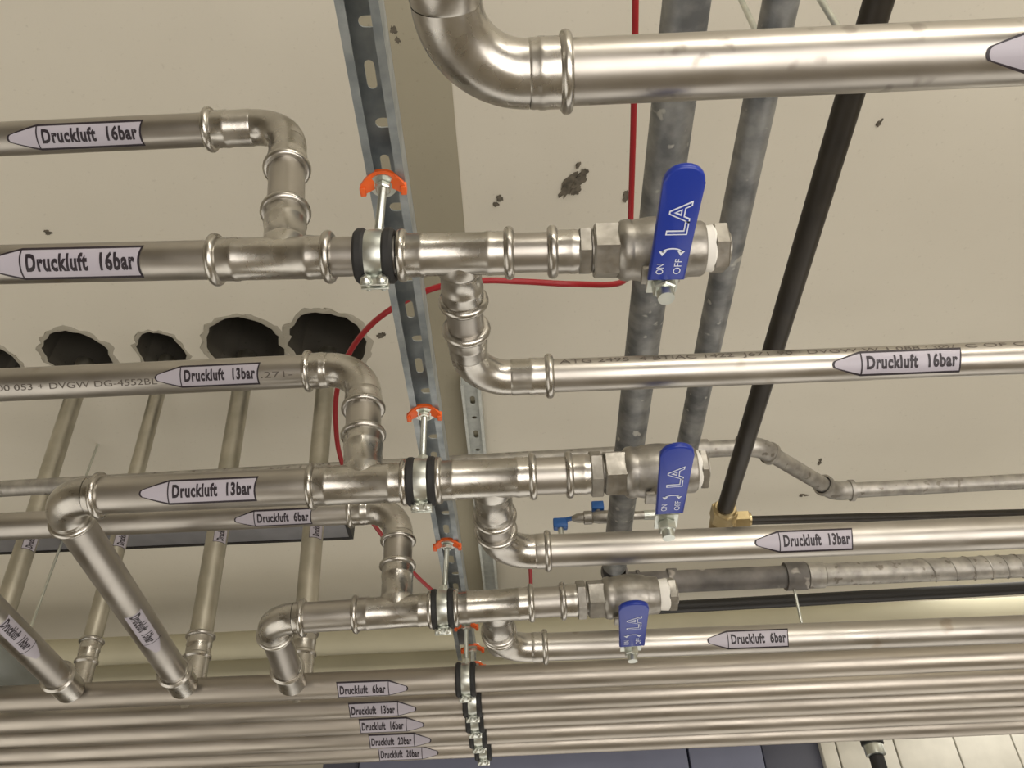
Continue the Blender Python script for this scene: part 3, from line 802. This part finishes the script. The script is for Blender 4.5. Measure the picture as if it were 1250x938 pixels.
# galvanised pipe with double bend
gl = [onh(-60, 600.5, HG), onh(926, 545.5, HG), onh(1018, 600, HG), onh(1420, 579, HG)]
zg = gl[0].z
root = thing('galvanised_pipe', 'rough galvanised pipe crossing behind the 13 bar row with a double bend at right', 'pipe', gl[1])
rg = 0.0205
a0 = Axis(gl[0], gl[1]); a1 = Axis(gl[1], gl[2]); a2 = Axis(gl[2], gl[3])
pipe(root, a0, 0, a0.L-0.03, rg, GALV2); pipe(root, a1, 0.03, a1.L-0.03, rg, GALV2); pipe(root, a2, 0.03, a2.L, rg, GALV2)
elbow(root, gl[1], -a0.d, a1.d, 0.06, rg+0.003, 0.028, 0.028, m=GALV2, beads=False)
elbow(root, gl[2], -a1.d, a2.d, 0.06, rg+0.003, 0.028, 0.028, m=GALV2, beads=False)
bm = bmesh.new(); lathe(bm, [(a0.px(848), rg), (a0.px(848), rg+.006), (a0.px(864), rg+.006), (a0.px(864), rg)], a0.a, a0.d, 36, cap0=False, cap1=False); obj('pipe_socket', bm, GALV2, root)
# vertical rods holding the grey and the black pipe
for (p0, p1, hb, lb) in (((905, 0), (936, 66), HS, 'thin vertical rod above the middle grey pipe'), ((1012, 0), (1041, 64), HB+0.08, 'thin vertical rod left of the black pipe')):
    b = onh(p1[0], p1[1], hb)
    bm = bmesh.new(); lathe(bm, [(0, 0.0045), (ZC-b.z, 0.0045)], b, Z, 12); lathe(bm, [(0, 0.012), (0.012, 0.012)], b, Z, 6)
    tag(obj('hanging_rod', bm, ZINC), lb+' at the top of the picture', 'rod')
# rod in front of the cream pipes
a = DX.at(DX.px(966)); 
b = ony(987, 800, a.y+0.02)
bm = bmesh.new(); lathe(bm, [(0, 0.0035), ((b-a).length, 0.0035)], a, b-a, 12); tag(obj('hanging_rod', bm, ZINC), 'thin slanting rod below the dusty dark pipe crossing the cream pipe', 'rod')

a = ony(72, 672, 2.25); b = ony(42, 772, 2.25); b.x = a.x
bm = bmesh.new(); lathe(bm, [(0, 0.004), (ZC-b.z, 0.004)], b, Z, 12); tag(obj('hanging_rod', bm, ZINC), 'thin rod hanging between the two leftmost riser pipes down to the cream pipe', 'rod')

# small drain valve
HV = 1.17
sv = thing('drain_valve', 'small nickel drain valve with two blue wing handles behind the thick grey pipe', 'drain valve', onh(740, 631, HV))
SA = Axis(onh(690, 633.5, HV), onh(800, 628.5, HV))
bm = bmesh.new(); t = SA.px
lathe(bm, [(t(698), .006), (t(704), .012), (t(712), .013), (t(713), .018), (t(722), .018), (t(724), .014), (t(730), .017), (t(760), .018), (t(764), .014), (t(768), .011), (t(800), .011)], SA.a, SA.d, 28)
lathe(bm, [(0, .008), (.03, .008)], SA.at(t(731)), Z, 16)
obj('valve_body', bm, CAST, sv)
bm = bmesh.new(); lathe(bm, [(t(786), .0125), (t(802), .0125)], SA.a, SA.d, 24); obj('outlet_stub', bm, ZINC, sv)
bm = bmesh.new(); q = SA.at(t(731)) + Z*0.032
box(bm, q, X, Y, Z, 0.016, 0.012, 0.012, bev=0.003); obj('blue_cap', bm, BLUE2, sv)
bm = bmesh.new(); q2 = onh(684, 640, HV)
box(bm, q2, X, Y, Z, 0.019, 0.012, 0.014, bev=0.004)
d_ = (SA.at(t(712))-q2); box(bm, q2+d_*0.5+Z*0.008, d_.normalized(), Y, d_.normalized().cross(Y), d_.length*0.5, 0.006, 0.005, bev=0.002)
obj('blue_wing_handle', bm, BLUE2, sv)
bm = bmesh.new(); lathe(bm, [(0, .008), (.07, .008)], q2, -Z, 16); obj('stem', bm, ZINC, sv)

# ---------------------------------------------------------------- cream pipes, black conduits, gap shade bar, tray
HK = 1.50
def hpipe(name, label, pl, pr, h, r, m, cat='pipe', pxl=-80, pxr=1340):
    a = onh(*pl, h); b = onh(*pr, h); ax = Axis(a, b)
    bm = bmesh.new(); lathe(bm, [(ax.px(pxl), r), (ax.px(pxr), r)], ax.a, ax.d, 48)
    return tag(obj(name, bm, m), label, cat), ax
hpipe('cream_pipe', 'thick cream painted pipe behind the rows, upper of the two', (450, 781), (1100, 752), HK, 0.056, CREAM)
hpipe('cream_pipe', 'cream painted pipe just above the header bundle, lower of the two', (450, 812), (1100, 784), HK-0.02, 0.052, CREAM)
hpipe('black_conduit_or_shade', 'black bar added for the shade in the gap right above the header bundle', (450, 827), (1100, 799), HK-0.14, 0.025, DARKM)  # added bar, its black stands for shade under the cream pipe
hpipe('black_conduit_or_shade', 'black conduit under the dusty dark pipe at right', (830, 741), (1250, 718), 1.35, 0.022, DARKM, pxl=760)
hpipe('black_conduit_or_shade', 'dark thin conduit just above the 13 bar pipe at right', (900, 636), (1250, 627), 1.40, 0.014, BLACKP, pxl=880)
# grey cable tray at left
a = onh(-60, 665, 1.40); b = onh(424, 644, 1.40); d = (b-a).normalized(); s = Z.cross(d)
bm = bmesh.new(); box(bm, (a+b)/2+Z*0.02, d, s, Z, (b-a).length/2, 0.048, 0.028, 0, bev=0.002)
root = tag(obj('cable_tray', bm, TRAY), 'grey cable tray with black edge behind the four riser pipes', 'cable tray')
bm = bmesh.new(); box(bm, (a+b)/2+Z*0.02+s*0.052, d, s, Z, (b-a).length/2, 0.006, 0.030, 0); box(bm, b+Z*0.02+d*0.005, d, s, Z, 0.006, 0.055, 0.031, 0); obj('edge_strip', bm, DARKM, root)
# second rail under the ceiling
HR = 1.72
p = onh(574, 470, HR)
q = onh(590, 720, HR)
sl = [(p.y+0.03+0.09*k, 0.04 if k % 2 else 0.014, 0.008) for k in range(12)]
slotted_rail('channel_rail', 'short galvanised channel under the ceiling right of the long rail', p.x, p.y, q.y+0.3, CAMZ+HR+0.04, 0.062, 0.041, sl, m=ZINC2)
# green-grey pipe in the left corner
root, axg = long_pipe('plastic_pipe', 'grey green plastic pipe stub in the lower left corner under the stickered pipe', onh(-80, 750, 0.80), onh(44, 838, 0.80), 0.043, GREENP)
bm = bmesh.new(); lathe(bm, [(axg.L-0.012, .044), (axg.L-0.012, .047), (axg.L+.02, .047), (axg.L+.02, .03)], axg.a, axg.d, 40, cap0=False); obj('rubber_collar', bm, RUBBER, root)

# ---------------------------------------------------------------- red cable
cp = [(776, -40, 1.3), (775, 60, 1.3), (773, 160, 1.3), (770, 262, 1.27), (769, 318, 1.2), (758, 345, 1.15), (700, 347, 1.1), (640, 344, 1.1), (585, 343, 1.1), (530, 352, 1.1), (480, 376, 1.1), (445, 405, 1.12), (422, 440, 1.14), (411, 480, 1.16), (410, 520, 1.16), (416, 560, 1.16), (436, 610, 1.16), (462, 648, 1.16), (492, 686, 1.16), (522, 716, 1.16), (550, 738, 1.16), (580, 750, 1.16), (612, 758, 1.16), (637, 750, 1.16), (647, 722, 1.16), (647, 690, 1.16), (645, 660, 1.16)]
P = [onh(*c) for c in cp]
def catmull(P, n=8):
    out = []
    for i in range(len(P)-1):
        a, b, c, d = P[max(i-1, 0)], P[i], P[i+1], P[min(i+2, len(P)-1)]
        for k in range(n):
            t = k/n; out.append(0.5*((2*b)+(c-a)*t+(2*a-5*b+4*c-d)*t*t+(3*b-a-3*c+d)*t**3))
    out.append(P[-1]); return out
bm = bmesh.new(); sweep(bm, catmull(P), 0.0055, 14); tag(obj('red_cable', bm, RED), 'loose red cable looping behind the pipe rows', 'cable')

# ---------------------------------------------------------------- far background under the headers
# blue-grey duct box and white slatted panels
yb = 4.6
def quadbox(name, label, cat, x0, x1, y0, y1, yy, th, m):
    a = ony(x0, 918, yy); b = ony(x1, 918, yy); a.z = ony((x0+x1)/2, y0, yy).z; b.z = ony((x0+x1)/2, y1, yy).z
    bm = bmesh.new(); c = (a+b)/2
    box(bm, c+Y*th/2, X, Y, Z, abs(b.x-a.x)/2, th/2, abs(a.z-b.z)/2, bev=0.004)
    return tag(obj(name, bm, m), label, cat)
quadbox('sheet_duct', 'long blue grey sheet duct below the header bundle', 'duct', 440, 838, 895, 1010, yb, 0.4, BLUEG)
quadbox('sheet_duct', 'short blue grey duct end section between seam and dark cabinet', 'duct', 841, 930, 890, 1010, yb, 0.4, BLUEG)
quadbox('dark_cabinet', 'dark blue grey cabinet between the duct and the white panels', 'cabinet', 931, 1001, 880, 1010, yb+0.05, 0.4, BLUED)
quadbox('dark_cabinet', 'dark cabinet edge left of the long blue grey duct', 'cabinet', 396, 439, 900, 1010, yb+0.05, 0.4, BLUED)
xs = [1003, 1023, 1095, 1170, 1242, 1312]
for k in range(5):
    quadbox('white_panel', ('narrow white wall panel beside the dark cabinet', 'white wall panel behind the small hanging lamp', 'white wall panel second to the right of the lamp', 'white wall panel near the right edge', 'white wall panel cut by the right edge')[k]+' under the headers', 'panel', xs[k]+1, xs[k+1]-1, 870, 1010, yb, 0.05, WHITEP)
# small hanging fitting
c = ony(1064, 905, 3.2)
root = thing('hanging_fitting', 'small black and chrome hanging fitting in front of the white panels', 'fitting', c)
bm = bmesh.new(); lathe(bm, [(-0.30, 0.010), (0.0, 0.010)], c, -Z, 12); lathe(bm, [(0, .03), (.02, .035), (.05, .035), (.055, .02)], c, -Z, 24); obj('chrome_holder', bm, ZINC, root)
bm = bmesh.new(); lathe(bm, [(0.055, .026), (.30, .026)], c, -Z, 24); lathe(bm, [(-.005, .04), (.012, .04)], c, -Z, 24); obj('black_body', bm, RUBBER, root)
